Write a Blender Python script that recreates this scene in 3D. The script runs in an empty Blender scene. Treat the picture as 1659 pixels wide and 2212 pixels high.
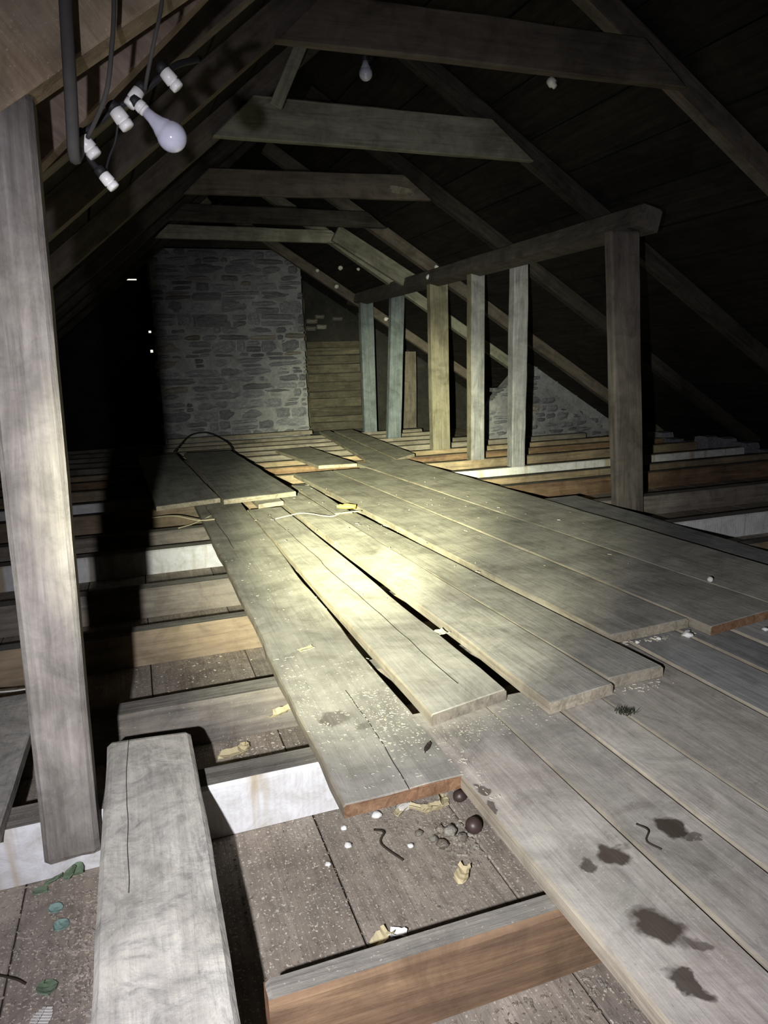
import bpy, bmesh, math, random
from mathutils import Vector, Matrix, noise

random.seed(7)
scn = bpy.context.scene
COL = scn.collection

# ------------------------------------------------------------------ camera, world, torch, exposure
cam_d = bpy.data.cameras.new('camera')
cam_d.sensor_fit = 'VERTICAL'
cam_d.sensor_height = 36.0
cam_d.lens = 24.966
cam_d.clip_start = 0.02
cam = bpy.data.objects.new('camera', cam_d)
COL.objects.link(cam)
cam.matrix_world = Matrix(((0.9436075, 0.09700556, -0.31653564, 0.0),
                           (-0.32928613, 0.17598212, -0.9276858, 0.0),
                           (-0.03428607, 0.97960207, 0.19800063, 0.83),
                           (0, 0, 0, 1)))
scn.camera = cam

world = bpy.data.worlds.new('daylight_outside')
scn.world = world
world.use_nodes = True
world.node_tree.nodes['Background'].inputs[0].default_value = (1.0, 0.97, 0.72, 1)
world.node_tree.nodes['Background'].inputs[1].default_value = 1.6


def torch(name, aim, energy, cone, blend, color, size=0.012, at=(-0.2, 0.0, 0.77)):
    d = bpy.data.lights.new(name, 'SPOT')
    d.energy = energy
    d.spot_size = math.radians(cone)
    d.spot_blend = blend
    d.color = color
    d.shadow_soft_size = size
    o = bpy.data.objects.new(name, d)
    COL.objects.link(o)
    o.location = at
    o.rotation_euler = (Vector(aim) - Vector(at)).to_track_quat('-Z', 'Y').to_euler()
    return o


# one hand torch beside the camera: hot core, beam, halo and wide spill of the same lamp
torch('torch_core', (1.30, 4.0, 0.27), 4700.0, 26, 1.0, (0.98, 1.0, 0.64))
torch('torch_beam', (1.42, 4.0, 0.26), 1150.0, 45, 1.0, (0.98, 1.0, 0.76))
torch('torch_halo', (1.45, 3.2, 0.02), 140.0, 80, 1.0, (0.96, 0.97, 0.96))
torch('torch_spill', (0.46, 1.5, -0.02), 74.0, 130, 0.85, (0.90, 0.885, 1.0))

scn.view_settings.view_transform = 'Standard'
scn.view_settings.look = 'None'
scn.view_settings.exposure = 0.0
scn.view_settings.gamma = 1.0
scn.view_settings.use_curve_mapping = False


# ------------------------------------------------------------------ materials
def new_mat(name):
    m = bpy.data.materials.new(name)
    m.use_nodes = True
    nt = m.node_tree
    for n in list(nt.nodes):
        nt.nodes.remove(n)
    out = nt.nodes.new('ShaderNodeOutputMaterial')
    b = nt.nodes.new('ShaderNodeBsdfPrincipled')
    nt.links.new(b.outputs[0], out.inputs[0])
    b.inputs['Specular IOR Level'].default_value = 0.2
    b.inputs['Roughness'].default_value = 0.9
    return m, nt, b


def N(nt, t, **kw):
    n = nt.nodes.new(t)
    for k, v in kw.items():
        setattr(n, k, v)
    return n


def ramp(nt, fac, stops):
    r = nt.nodes.new('ShaderNodeValToRGB')
    while len(r.color_ramp.elements) < len(stops):
        r.color_ramp.elements.new(0.5)
    for e, (p, c) in zip(r.color_ramp.elements, stops):
        e.position = p
        e.color = c if len(c) == 4 else (*c, 1)
    nt.links.new(fac, r.inputs[0])
    return r.outputs[0]


def mix(nt, fac, a, b, mode='MIX'):
    m = nt.nodes.new('ShaderNodeMix')
    m.data_type = 'RGBA'
    m.blend_type = mode
    for sock, v in ((m.inputs[0], fac), (m.inputs[6], a), (m.inputs[7], b)):
        if hasattr(v, 'is_linked'):
            nt.links.new(v, sock)
        elif isinstance(v, (int, float)):
            sock.default_value = v
        else:
            sock.default_value = (*v, 1)
    return m.outputs[2]


def math_n(nt, op, a, b=None):
    m = nt.nodes.new('ShaderNodeMath')
    m.operation = op
    for i, v in enumerate((a, b)):
        if v is None:
            continue
        if hasattr(v, 'is_linked'):
            nt.links.new(v, m.inputs[i])
        else:
            m.inputs[i].default_value = v
    return m.outputs[0]


def obj_coord(nt, scale):
    """object coordinates, shifted per object, stretched by scale"""
    tc = N(nt, 'ShaderNodeTexCoord')
    oi = N(nt, 'ShaderNodeObjectInfo')
    mul = math_n(nt, 'MULTIPLY', oi.outputs['Random'], 37.0)
    add = N(nt, 'ShaderNodeVectorMath', operation='ADD')
    nt.links.new(tc.outputs['Object'], add.inputs[0])
    nt.links.new(mul, add.inputs[1])
    mp = N(nt, 'ShaderNodeMapping')
    mp.inputs['Scale'].default_value = scale
    nt.links.new(add.outputs[0], mp.inputs[0])
    return mp.outputs[0], add.outputs[0], oi.outputs['Random']


def noise_n(nt, vec, scale, detail=4, rough=0.55, dist=0.0):
    n = N(nt, 'ShaderNodeTexNoise')
    n.inputs['Scale'].default_value = scale
    n.inputs['Detail'].default_value = detail
    n.inputs['Roughness'].default_value = rough
    n.inputs['Distortion'].default_value = dist
    if vec is not None:
        nt.links.new(vec, n.inputs['Vector'])
    return n.outputs['Fac']


def wood(name, dark, base, light, dust=(0.3, 0.29, 0.26), dust_amt=0.45, grain=1.0, bump=0.5, stains=None, speck=0.0, cracks=None, mottle=0.0, gmix=0.22, dens=0.0):
    m, nt, b = new_mat(name)
    gv, ov, rnd = obj_coord(nt, (0.9, 16 * grain, 16 * grain))
    g = noise_n(nt, gv, 2.2, 7, 0.62, 1.1)
    gc = ramp(nt, g, [(0.30, dark), (0.50, base), (0.72, light)])
    gv2 = N(nt, 'ShaderNodeMapping')
    gv2.inputs['Scale'].default_value = (2.0, 60 * grain, 60 * grain)
    nt.links.new(ov, gv2.inputs[0])
    fine = noise_n(nt, gv2.outputs[0], 2.0, 5, 0.7, 0.4)
    gc = mix(nt, gmix, gc, ramp(nt, fine, [(0.3, (0.25, 0.25, 0.25)), (0.7, (0.85, 0.85, 0.85))]), 'OVERLAY')
    blot = noise_n(nt, ov, 3.2, 6, 0.62, 0.6)
    dm = ramp(nt, blot, [(0.36, (0, 0, 0)), (0.66, (dust_amt, dust_amt, dust_amt))])
    c = mix(nt, dm, gc, dust)
    # cloudy grime
    grime = noise_n(nt, ov, 7.5, 7, 0.7, 0.8)
    c = mix(nt, 0.75, c, ramp(nt, grime, [(0.30, (0.50, 0.49, 0.47)), (0.48, (0.88, 0.88, 0.87)), (0.66, (1.18, 1.17, 1.15))]), 'MULTIPLY')
    cloud = noise_n(nt, ov, 2.1, 5, 0.6, 1.2)
    c = mix(nt, 0.8, c, ramp(nt, cloud, [(0.32, (0.62, 0.61, 0.60)), (0.52, (1.0, 1.0, 1.0)), (0.7, (1.10, 1.09, 1.06))]), 'MULTIPLY')
    if mottle > 0:
        mt = noise_n(nt, ov, 13, 8, 0.68, 2.2)
        c = mix(nt, mottle, c, ramp(nt, mt, [(0.30, (0.45, 0.45, 0.46)), (0.46, (0.92, 0.92, 0.92)), (0.60, (1.15, 1.14, 1.10)), (0.72, (0.72, 0.72, 0.74))]), 'MULTIPLY')
    if speck > 0:
        sp = noise_n(nt, ov, 190, 2, 0.5)
        c = mix(nt, ramp(nt, sp, [(0.67 - dens, (0, 0, 0)), (0.72 - dens, (speck, speck, speck))]), c, (0.62, 0.58, 0.48))
        sp2 = noise_n(nt, ov, 120, 2, 0.5)
        c = mix(nt, ramp(nt, sp2, [(0.665 - dens * 0.5, (0, 0, 0)), (0.73 - dens * 0.5, (speck * 0.7, speck * 0.7, speck * 0.7))]), c, (0.09, 0.055, 0.045))
    if stains:
        geo = N(nt, 'ShaderNodeNewGeometry')
        nx = N(nt, 'ShaderNodeTexNoise')
        nx.inputs['Scale'].default_value = 26
        nx.inputs['Detail'].default_value = 4
        nt.links.new(geo.outputs['Position'], nx.inputs['Vector'])
        off = N(nt, 'ShaderNodeVectorMath', operation='MULTIPLY_ADD')
        nt.links.new(nx.outputs['Color'], off.inputs[0])
        off.inputs[1].default_value = (0.055, 0.055, 0)
        nt.links.new(geo.outputs['Position'], off.inputs[2])
        tot = None
        for (x, y, rx, ry, ang, dens) in stains:
            mp = N(nt, 'ShaderNodeMapping', vector_type='TEXTURE')
            mp.inputs['Location'].default_value = (x + 0.0275, y + 0.0275, 0)
            mp.inputs['Rotation'].default_value = (0, 0, ang)
            mp.inputs['Scale'].default_value = (rx, ry, 1000)
            nt.links.new(off.outputs[0], mp.inputs[0])
            ln = N(nt, 'ShaderNodeVectorMath', operation='LENGTH')
            nt.links.new(mp.outputs[0], ln.inputs[0])
            mk = ramp(nt, ln.outputs['Value'], [(0.72, (dens, dens, dens)), (1.0, (0, 0, 0))])
            tot = mk if tot is None else mix(nt, 1.0, tot, mk, 'LIGHTEN')
        c = mix(nt, tot, c, (0.050, 0.036, 0.025))
    crack_mask = None
    if cracks:
        tc = N(nt, 'ShaderNodeTexCoord')
        sx = N(nt, 'ShaderNodeSeparateXYZ')
        nt.links.new(tc.outputs['Object'], sx.inputs[0])
        cn = N(nt, 'ShaderNodeTexNoise', noise_dimensions='1D')
        cn.inputs['Scale'].default_value = 2.4
        cn.inputs['Detail'].default_value = 2.5
        nt.links.new(sx.outputs['X'], cn.inputs['W'])
        wv = math_n(nt, 'MULTIPLY', math_n(nt, 'SUBTRACT', cn.outputs['Fac'], 0.5), 0.03)
        for (y0, slope, xa, xb, wd) in cracks:
            line = math_n(nt, 'ADD', math_n(nt, 'MULTIPLY', sx.outputs['X'], slope), y0)
            d = math_n(nt, 'ABSOLUTE', math_n(nt, 'SUBTRACT', math_n(nt, 'ADD', sx.outputs['Y'], wv), line))
            k = math_n(nt, 'LESS_THAN', d, wd)
            k = math_n(nt, 'MULTIPLY', k, math_n(nt, 'GREATER_THAN', sx.outputs['X'], xa))
            k = math_n(nt, 'MULTIPLY', k, math_n(nt, 'LESS_THAN', sx.outputs['X'], xb))
            crack_mask = k if crack_mask is None else math_n(nt, 'MAXIMUM', crack_mask, k)
        c = mix(nt, crack_mask, c, (0.045, 0.038, 0.03))
    hv = N(nt, 'ShaderNodeHueSaturation')
    nt.links.new(c, hv.inputs['Color'])
    val = math_n(nt, 'ADD', math_n(nt, 'MULTIPLY', rnd, 0.30), 0.85)
    nt.links.new(val, hv.inputs['Value'])
    nt.links.new(hv.outputs[0], b.inputs['Base Color'])
    hs = math_n(nt, 'ADD', math_n(nt, 'MULTIPLY', fine, 0.5), math_n(nt, 'MULTIPLY', g, 0.8))
    hs = math_n(nt, 'ADD', hs, math_n(nt, 'MULTIPLY', grime, 0.5))
    bp = N(nt, 'ShaderNodeBump')
    bp.inputs['Strength'].default_value = bump
    bp.inputs['Distance'].default_value = 0.006
    nt.links.new(hs, bp.inputs['Height'])
    nt.links.new(bp.outputs[0], b.inputs['Normal'])
    return m


def mottled(name, stops, scale=6, detail=7, bump=0.6, dist=0.01, rough=0.95, speck=None, dist_n=0.5):
    m, nt, b = new_mat(name)
    v, ov, rnd = obj_coord(nt, (1, 1, 1))
    n1 = noise_n(nt, ov, scale, detail, 0.65, dist_n)
    c = ramp(nt, n1, stops)
    n2 = noise_n(nt, ov, scale * 6, 5, 0.7)
    c = mix(nt, 0.45, c, ramp(nt, n2, [(0.3, (0.45, 0.45, 0.45)), (0.7, (1.15, 1.15, 1.15))]), 'MULTIPLY')
    if speck:
        n3 = noise_n(nt, ov, scale * 22, 2, 0.5)
        c = mix(nt, ramp(nt, n3, [(0.62, (0, 0, 0)), (0.68, (0.8, 0.8, 0.8))]), c, speck)
    hv = N(nt, 'ShaderNodeHueSaturation')
    nt.links.new(c, hv.inputs['Color'])
    nt.links.new(math_n(nt, 'ADD', math_n(nt, 'MULTIPLY', rnd, 0.6), 0.7), hv.inputs['Value'])
    nt.links.new(hv.outputs[0], b.inputs['Base Color'])
    b.inputs['Roughness'].default_value = rough
    bp = N(nt, 'ShaderNodeBump')
    bp.inputs['Strength'].default_value = bump
    bp.inputs['Distance'].default_value = dist
    nt.links.new(math_n(nt, 'ADD', n1, math_n(nt, 'MULTIPLY', n2, 0.5)), bp.inputs['Height'])
    nt.links.new(bp.outputs[0], b.inputs['Normal'])
    return m


def plain(name, col, rough=0.6, spec=0.3, trans=0.0, coat=0.0):
    m, nt, b = new_mat(name)
    v, ov, rnd = obj_coord(nt, (1, 1, 1))
    n1 = noise_n(nt, ov, 40, 4, 0.6)
    c = ramp(nt, n1, [(0.3, tuple(x * 0.8 for x in col)), (0.7, col)])
    nt.links.new(c, b.inputs['Base Color'])
    b.inputs['Roughness'].default_value = rough
    b.inputs['Specular IOR Level'].default_value = spec
    b.inputs['Transmission Weight'].default_value = trans
    b.inputs['Coat Weight'].default_value = coat
    return m


def whitewash(name, runs=True):
    m, nt, b = new_mat(name)
    gv, ov, rnd = obj_coord(nt, (1, 1, 1))
    n1 = noise_n(nt, ov, 15, 8, 0.75, 0.6)
    c = ramp(nt, n1, [(0.30, (0.42, 0.36, 0.26)), (0.38, (0.52, 0.51, 0.49)), (0.6, (0.68, 0.68, 0.69))])
    mp = N(nt, 'ShaderNodeMapping')
    mp.inputs['Scale'].default_value = (5.5, 1.5, 0.5)
    nt.links.new(ov, mp.inputs[0])
    n2 = noise_n(nt, mp.outputs[0], 2.2, 3, 0.5, 0.8)
    c = mix(nt, ramp(nt, n2, [(0.55, (0, 0, 0)), (0.66, (0.8, 0.8, 0.8))]), c, (0.40, 0.32, 0.20))
    wv = N(nt, 'ShaderNodeTexWave', wave_type='BANDS', bands_direction='X')
    wv.inputs['Scale'].default_value = 26
    wv.inputs['Distortion'].default_value = 2.0
    nt.links.new(ov, wv.inputs['Vector'])
    nt.links.new(c, b.inputs['Base Color'])
    bp = N(nt, 'ShaderNodeBump')
    bp.inputs['Strength'].default_value = 0.6
    bp.inputs['Distance'].default_value = 0.006
    nt.links.new(math_n(nt, 'ADD', math_n(nt, 'MULTIPLY', wv.outputs['Fac'], 0.12), n1), bp.inputs['Height'])
    nt.links.new(bp.outputs[0], b.inputs['Normal'])
    return m


STAINS = [(0.812, 0.890, 0.026, 0.034, 0.2, 0.95), (0.826, 0.858, 0.020, 0.007, 0.0, 0.7), (0.676, 0.866, 0.033, 0.028, 0.0, 0.93),
          (0.624, 0.856, 0.012, 0.025, 0.4, 0.8), (0.640, 0.712, 0.036, 0.050, 0.5, 0.93), (0.672, 0.664, 0.014, 0.020, 0.5, 0.7),
          (0.612, 0.622, 0.014, 0.034, 0.25, 0.9), (0.558, 1.115, 0.012, 0.024, 0.3, 0.75), (0.552, 1.055, 0.008, 0.022, 0.0, 0.75)]
M = {}
M['dust_board'] = wood('dusty_grey_board', (0.30, 0.28, 0.245), (0.40, 0.38, 0.335), (0.48, 0.455, 0.40), (0.47, 0.45, 0.40), 0.75, 0.8, 0.45, speck=0.35, mottle=0.3, dens=0.01)
M['dust_board_dark'] = wood('dark_grey_board', (0.22, 0.215, 0.21), (0.31, 0.305, 0.30), (0.38, 0.375, 0.365), (0.35, 0.345, 0.33), 0.6, 0.8, 0.4, speck=0.15)
M['front_board'] = wood('trodden_board', (0.33, 0.295, 0.255), (0.43, 0.39, 0.345), (0.50, 0.46, 0.41), (0.45, 0.44, 0.385), 0.7, 0.7, 0.4, stains=STAINS, speck=0.3, mottle=0.3, dens=0.015)
M['plank'] = wood('weathered_plank', (0.30, 0.285, 0.265), (0.42, 0.405, 0.375), (0.52, 0.50, 0.455), (0.50, 0.475, 0.42), 0.7, 0.5, 0.8, speck=0.3, mottle=0.7, gmix=0.35)
M['board_l1'] = wood('dusty_split_board', (0.30, 0.28, 0.245), (0.40, 0.38, 0.335), (0.48, 0.455, 0.40), (0.47, 0.45, 0.40), 0.75, 0.8, 0.4, speck=0.4, cracks=[(-0.02, -0.004, -1.75, -1.25, 0.0011), (0.05, 0.02, 0.4, 1.6, 0.0016)], stains=[(0.372, 1.500, 0.040, 0.045, 0.0, 0.55), (0.425, 1.44, 0.03, 0.02, 0.3, 0.35)])
M['board_l2'] = wood('dusty_cracked_board', (0.30, 0.28, 0.245), (0.40, 0.38, 0.335), (0.48, 0.455, 0.40), (0.47, 0.45, 0.40), 0.75, 0.8, 0.4, speck=0.3, cracks=[(0.0, 0.012, -1.3, 1.2, 0.0016)])
M['plank_cracked'] = wood('weathered_cracked_plank', (0.30, 0.285, 0.265), (0.42, 0.405, 0.375), (0.52, 0.50, 0.455), (0.50, 0.475, 0.42), 0.7, 0.5, 0.9, speck=0.3, mottle=0.8, gmix=0.4, cracks=[(0.046, 0.0, 0.12, 0.7, 0.0008)])
M['board_end'] = wood('sawn_board_end', (0.13, 0.065, 0.035), (0.25, 0.135, 0.075), (0.36, 0.22, 0.13), (0.30, 0.20, 0.13), 0.4, 1.5, 0.5)
M['board_edge'] = wood('pale_board_edge', (0.19, 0.155, 0.115), (0.32, 0.28, 0.215), (0.43, 0.385, 0.305), (0.34, 0.315, 0.26), 0.4, 1.2, 0.5)
M['joist_top'] = wood('dusty_joist_top', (0.10, 0.09, 0.08), (0.20, 0.185, 0.165), (0.30, 0.28, 0.24), (0.27, 0.255, 0.22), 0.6, 0.9, 0.6, speck=0.3)
M['joist_brown'] = wood('brown_joist_side', (0.075, 0.045, 0.03), (0.18, 0.115, 0.07), (0.32, 0.215, 0.12), (0.20, 0.13, 0.085), 0.5, 0.8, 0.55)
M['joist_grey'] = wood('grey_joist_side', (0.11, 0.10, 0.09), (0.19, 0.17, 0.15), (0.28, 0.25, 0.21), (0.22, 0.18, 0.14), 0.4, 0.9, 0.5, speck=0.2)
M['joist_tan'] = wood('tan_joist_side', (0.16, 0.12, 0.08), (0.29, 0.215, 0.14), (0.38, 0.30, 0.20), (0.30, 0.26, 0.20), 0.4, 0.9, 0.5)
M['bay'] = wood('dirty_bay_board', (0.19, 0.155, 0.125), (0.29, 0.245, 0.205), (0.36, 0.31, 0.265), (0.33, 0.295, 0.25), 0.7, 0.9, 0.8, speck=0.75, mottle=0.5, dens=0.05)
M['post'] = wood('grey_post_wood', (0.121, 0.107, 0.098), (0.208, 0.19, 0.175), (0.269, 0.248, 0.229), (0.235, 0.214, 0.194), 0.45, 0.62, 0.8, gmix=0.5, mottle=0.35)
M['post_chamfer'] = wood('tan_post_corner', (0.22, 0.15, 0.10), (0.40, 0.29, 0.20), (0.5, 0.39, 0.27), (0.36, 0.31, 0.26), 0.3, 0.8, 0.5)
M['post_tan'] = wood('tan_stud_wood', (0.125, 0.109, 0.078), (0.218, 0.195, 0.144), (0.281, 0.257, 0.199), (0.25, 0.234, 0.187), 0.45, 0.8, 0.5)
M['post_blue'] = wood('blue_grey_stud', (0.09, 0.108, 0.125), (0.15, 0.175, 0.20), (0.195, 0.222, 0.245), (0.18, 0.20, 0.215), 0.4, 0.8, 0.3)
M['post_white'] = wood('limewashed_stud', (0.122, 0.119, 0.126), (0.238, 0.234, 0.248), (0.36, 0.356, 0.371), (0.317, 0.317, 0.331), 0.6, 0.7, 0.6)
M['post_brown'] = wood('brown_post_wood', (0.056, 0.048, 0.043), (0.105, 0.091, 0.083), (0.15, 0.132, 0.12), (0.135, 0.12, 0.109), 0.5, 0.7, 0.5)
M['beam_tan'] = wood('tan_rough_beam', (0.19, 0.14, 0.095), (0.31, 0.235, 0.16), (0.40, 0.31, 0.22), (0.33, 0.30, 0.23), 0.6, 0.45, 0.7, speck=0.3)
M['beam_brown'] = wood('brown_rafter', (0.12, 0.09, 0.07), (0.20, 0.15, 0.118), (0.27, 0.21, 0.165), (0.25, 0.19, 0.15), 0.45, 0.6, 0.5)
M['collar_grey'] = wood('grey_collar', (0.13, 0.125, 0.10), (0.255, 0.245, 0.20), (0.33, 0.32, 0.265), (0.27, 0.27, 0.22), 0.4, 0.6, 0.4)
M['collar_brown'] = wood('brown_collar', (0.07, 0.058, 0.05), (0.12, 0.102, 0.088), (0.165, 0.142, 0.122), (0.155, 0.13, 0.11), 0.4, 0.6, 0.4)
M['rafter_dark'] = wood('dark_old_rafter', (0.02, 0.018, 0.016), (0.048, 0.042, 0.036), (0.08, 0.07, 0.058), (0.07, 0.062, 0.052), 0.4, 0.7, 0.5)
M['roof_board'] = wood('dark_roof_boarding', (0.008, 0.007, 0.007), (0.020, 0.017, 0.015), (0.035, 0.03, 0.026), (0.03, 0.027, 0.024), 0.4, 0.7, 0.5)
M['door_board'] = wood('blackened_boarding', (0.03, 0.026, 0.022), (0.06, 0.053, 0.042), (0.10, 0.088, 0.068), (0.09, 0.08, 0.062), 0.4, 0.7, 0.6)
M['white_joist'] = whitewash('flaking_whitewash')
M['stone'] = mottled('slate_rubble', [(0.28, (0.115, 0.118, 0.14)), (0.5, (0.19, 0.193, 0.225)), (0.72, (0.31, 0.312, 0.345))], 7, 7, 0.7, 0.012)
M['stone_brown'] = mottled('brown_rubble', [(0.3, (0.17, 0.15, 0.14)), (0.55, (0.26, 0.235, 0.22)), (0.75, (0.36, 0.335, 0.32))], 7, 7, 0.7, 0.012)
M['mortar'] = mottled('lime_mortar', [(0.3, (0.22, 0.22, 0.245)), (0.55, (0.33, 0.33, 0.36)), (0.75, (0.46, 0.455, 0.47))], 5, 8, 0.9, 0.02)
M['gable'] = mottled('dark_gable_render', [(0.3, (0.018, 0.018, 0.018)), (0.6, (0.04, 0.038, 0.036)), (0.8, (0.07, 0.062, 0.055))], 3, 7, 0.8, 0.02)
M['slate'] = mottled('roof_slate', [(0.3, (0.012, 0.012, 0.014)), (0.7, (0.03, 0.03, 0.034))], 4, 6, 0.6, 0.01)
M['dirt'] = mottled('loose_dirt', [(0.3, (0.20, 0.165, 0.135)), (0.55, (0.30, 0.26, 0.215)), (0.75, (0.42, 0.37, 0.30))], 22, 7, 0.8, 0.008, speck=(0.55, 0.5, 0.42))
M['rubble_dirt'] = mottled('pale_plaster_dirt', [(0.3, (0.17, 0.14, 0.105)), (0.5, (0.29, 0.255, 0.2)), (0.7, (0.52, 0.49, 0.42))], 18, 7, 1.0, 0.015, speck=(0.7, 0.66, 0.58))
M['chip'] = plain('pale_wood_chip', (0.56, 0.52, 0.42), 0.8, 0.1)
M['plaster'] = plain('white_plaster_crumb', (0.72, 0.71, 0.68), 0.9, 0.1)
M['dry_leaf'] = plain('dry_cream_leaf', (0.58, 0.50, 0.31), 0.8, 0.1)
M['green_leaf'] = plain('faded_green_leaf', (0.16, 0.22, 0.14), 0.7, 0.2)
M['teal_leaf'] = plain('blue_green_leaf', (0.22, 0.33, 0.29), 0.7, 0.2)
M['yellow'] = plain('yellow_foam', (0.55, 0.38, 0.10), 0.85, 0.1)
M['nut'] = plain('dark_nut_shell', (0.055, 0.035, 0.03), 0.45, 0.5)
M['twig'] = plain('dark_twig', (0.05, 0.04, 0.03), 0.9, 0.1)
M['straw'] = plain('pale_straw', (0.55, 0.50, 0.33), 0.8, 0.1)
M['feather'] = plain('white_feather', (0.72, 0.70, 0.64), 0.9, 0.1)
M['porcelain'] = plain('white_lamp_holder', (0.86, 0.85, 0.83), 0.35, 0.4)
M['black_rubber'] = plain('black_cable_sheath', (0.018, 0.018, 0.02), 0.6, 0.3)
M['grey_cable'] = plain('dusty_grey_cable', (0.085, 0.08, 0.075), 0.8, 0.2)
M['opal'] = plain('opal_bulb_glass', (0.52, 0.52, 0.64), 0.12, 0.5, 0.0, 0.6)
M['moss'] = plain('dark_moss', (0.045, 0.055, 0.035), 1.0, 0.0)

# ------------------------------------------------------------------ object helpers
W = {}


def link(name, me, mw, parent=None, mats=None):
    o = bpy.data.objects.new(name, me)
    COL.objects.link(o)
    W[o] = mw.copy()
    if parent is not None:
        o.parent = parent
        o.matrix_basis = W[parent].inverted() @ mw
    else:
        o.matrix_basis = mw
    if mats and me is not None and len(me.materials) == 0:
        for m in mats:
            me.materials.append(m)
    return o


def tag(o, label, cat, group=None):
    o['label'] = label
    o['category'] = cat
    if group:
        o['group'] = group
    return o


def struct(o):
    o['kind'] = 'structure'
    return o


def empty(name, loc):
    o = bpy.data.objects.new(name, None)
    COL.objects.link(o)
    o.empty_display_size = 0.1
    mw = Matrix.Translation(Vector(loc))
    o.matrix_basis = mw
    W[o] = mw
    return o


def wob(seed, x, f=2.0):
    return noise.noise(Vector((x * f, seed * 13.7, seed * 3.1)))


def board4(name, nl, nr, fr, fl, thick, mats, parent=None, wobble=0.004, chamfer=0.004, step=0.14, ragged=0.004, seed=None, sag=0.0):
    """a board given by its four top corners (near left/right, far right/left); mats = (top, sides, ends)"""
    nl, nr, fr, fl = (Vector(p) for p in (nl, nr, fr, fl))
    n, f = (nl + nr) / 2, (fl + fr) / 2
    ax = (f - n).normalized()
    side = ((nl - nr) + (fl - fr))
    side = (side - ax * side.dot(ax)).normalized()
    az = ax.cross(side)
    c = (n + f) / 2 - az * (thick / 2)
    mw = Matrix(((ax.x, side.x, az.x, c.x), (ax.y, side.y, az.y, c.y), (ax.z, side.z, az.z, c.z), (0, 0, 0, 1)))
    inv = mw.inverted()
    L = (f - n).length
    ns = max(2, min(40, int(L / step)))
    s = random.random() * 100 if seed is None else seed
    ts = [0.0, min(0.02, chamfer / L)] + [i / ns for i in range(1, ns)] + [1 - min(0.02, chamfer / L), 1.0]
    rings = []
    for k, t in enumerate(ts):
        a = nl.lerp(fl, t)
        b = nr.lerp(fr, t)
        wdt = (b - a).length
        x = t * L
        ea = wob(s, x) * wobble + wob(s + 5, x, 9) * wobble * 0.4
        eb = wob(s + 9, x) * wobble + wob(s + 14, x, 9) * wobble * 0.4
        u = (b - a).normalized()
        a = a + u * ea
        b = b + u * eb
        end = k in (0, len(ts) - 1)
        ch = chamfer if not end else chamfer * 1.3
        prof = ((0.0, -thick), (0.0, -ch), (min(0.3, ch / wdt), 0.0), (0.34, 0.0), (0.67, 0.0), (1 - min(0.3, ch / wdt), 0.0), (1.0, -ch), (1.0, -thick))
        ring = []
        for j, (q, h) in enumerate(prof):
            p = a.lerp(b, q)
            dz = h
            if h == 0.0:
                dz += wob(s + 21 + q * 3, x, 3) * wobble * 0.35 - (chamfer * 0.35 if end else 0)
            dz -= sag * 4 * t * (1 - t)
            p = p + az * dz
            if end:
                p = p + ax * (wob(s + 40 + k, q * 0.6, 6) * ragged)
            ring.append(inv @ p)
        rings.append(ring)
    verts = [v for r in rings for v in r]
    faces, mi = [], []
    for k in range(len(rings) - 1):
        for j in range(8):
            j2 = (j + 1) % 8
            faces.append((k * 8 + j, k * 8 + j2, (k + 1) * 8 + j2, (k + 1) * 8 + j))
            mi.append(0 if j in (2, 3, 4) else 1)
    faces.append(tuple(reversed(range(8))))
    mi.append(2)
    e = (len(rings) - 1) * 8
    faces.append(tuple(e + j for j in range(8)))
    mi.append(2)
    me = bpy.data.meshes.new(name)
    me.from_pydata([tuple(v) for v in verts], [], faces)
    for m in mats:
        me.materials.append(m)
    bm = bmesh.new()
    bm.from_mesh(me)
    for fc, i in zip(bm.faces, mi):
        fc.material_index = min(i, len(mats) - 1)
    bmesh.ops.recalc_face_normals(bm, faces=bm.faces)
    bm.to_mesh(me)
    bm.free()
    return link(name, me, mw, parent)


def flat(name, x0, x1, y0, y1, z, thick, mats, **kw):
    """board lying level, running along y, top at z (z may be (near, far))"""
    zn, zf = z if isinstance(z, tuple) else (z, z)
    a, b = x0 if isinstance(x0, tuple) else (x0, x0)
    c, d = x1 if isinstance(x1, tuple) else (x1, x1)
    ya, yb = y0 if isinstance(y0, tuple) else (y0, y0)
    yc, yd = y1 if isinstance(y1, tuple) else (y1, y1)
    return board4(name, (a, ya, zn), (c, yb, zn), (d, yd, zf), (b, yc, zf), thick, mats, **kw)


def beam(name, p0, p1, w, t, up, mats, **kw):
    """timber with centre line p0-p1, width w across, depth t along up"""
    p0, p1, up = Vector(p0), Vector(p1), Vector(up)
    ax = (p1 - p0).normalized()
    up = (up - ax * up.dot(ax)).normalized()
    side = up.cross(ax)
    o = up * (t / 2)
    s = side * (w / 2)
    return board4(name, p0 + o + s, p0 + o - s, p1 + o - s, p1 + o + s, t, mats, **kw)


def mesh_obj(name, verts, faces, mat, mw=None, parent=None, smooth=False):
    me = bpy.data.meshes.new(name)
    me.from_pydata([tuple(v) for v in verts], [], faces)
    me.materials.append(mat)
    if smooth:
        for p in me.polygons:
            p.use_smooth = True
    return link(name, me, mw or Matrix.Identity(4), parent)


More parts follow.
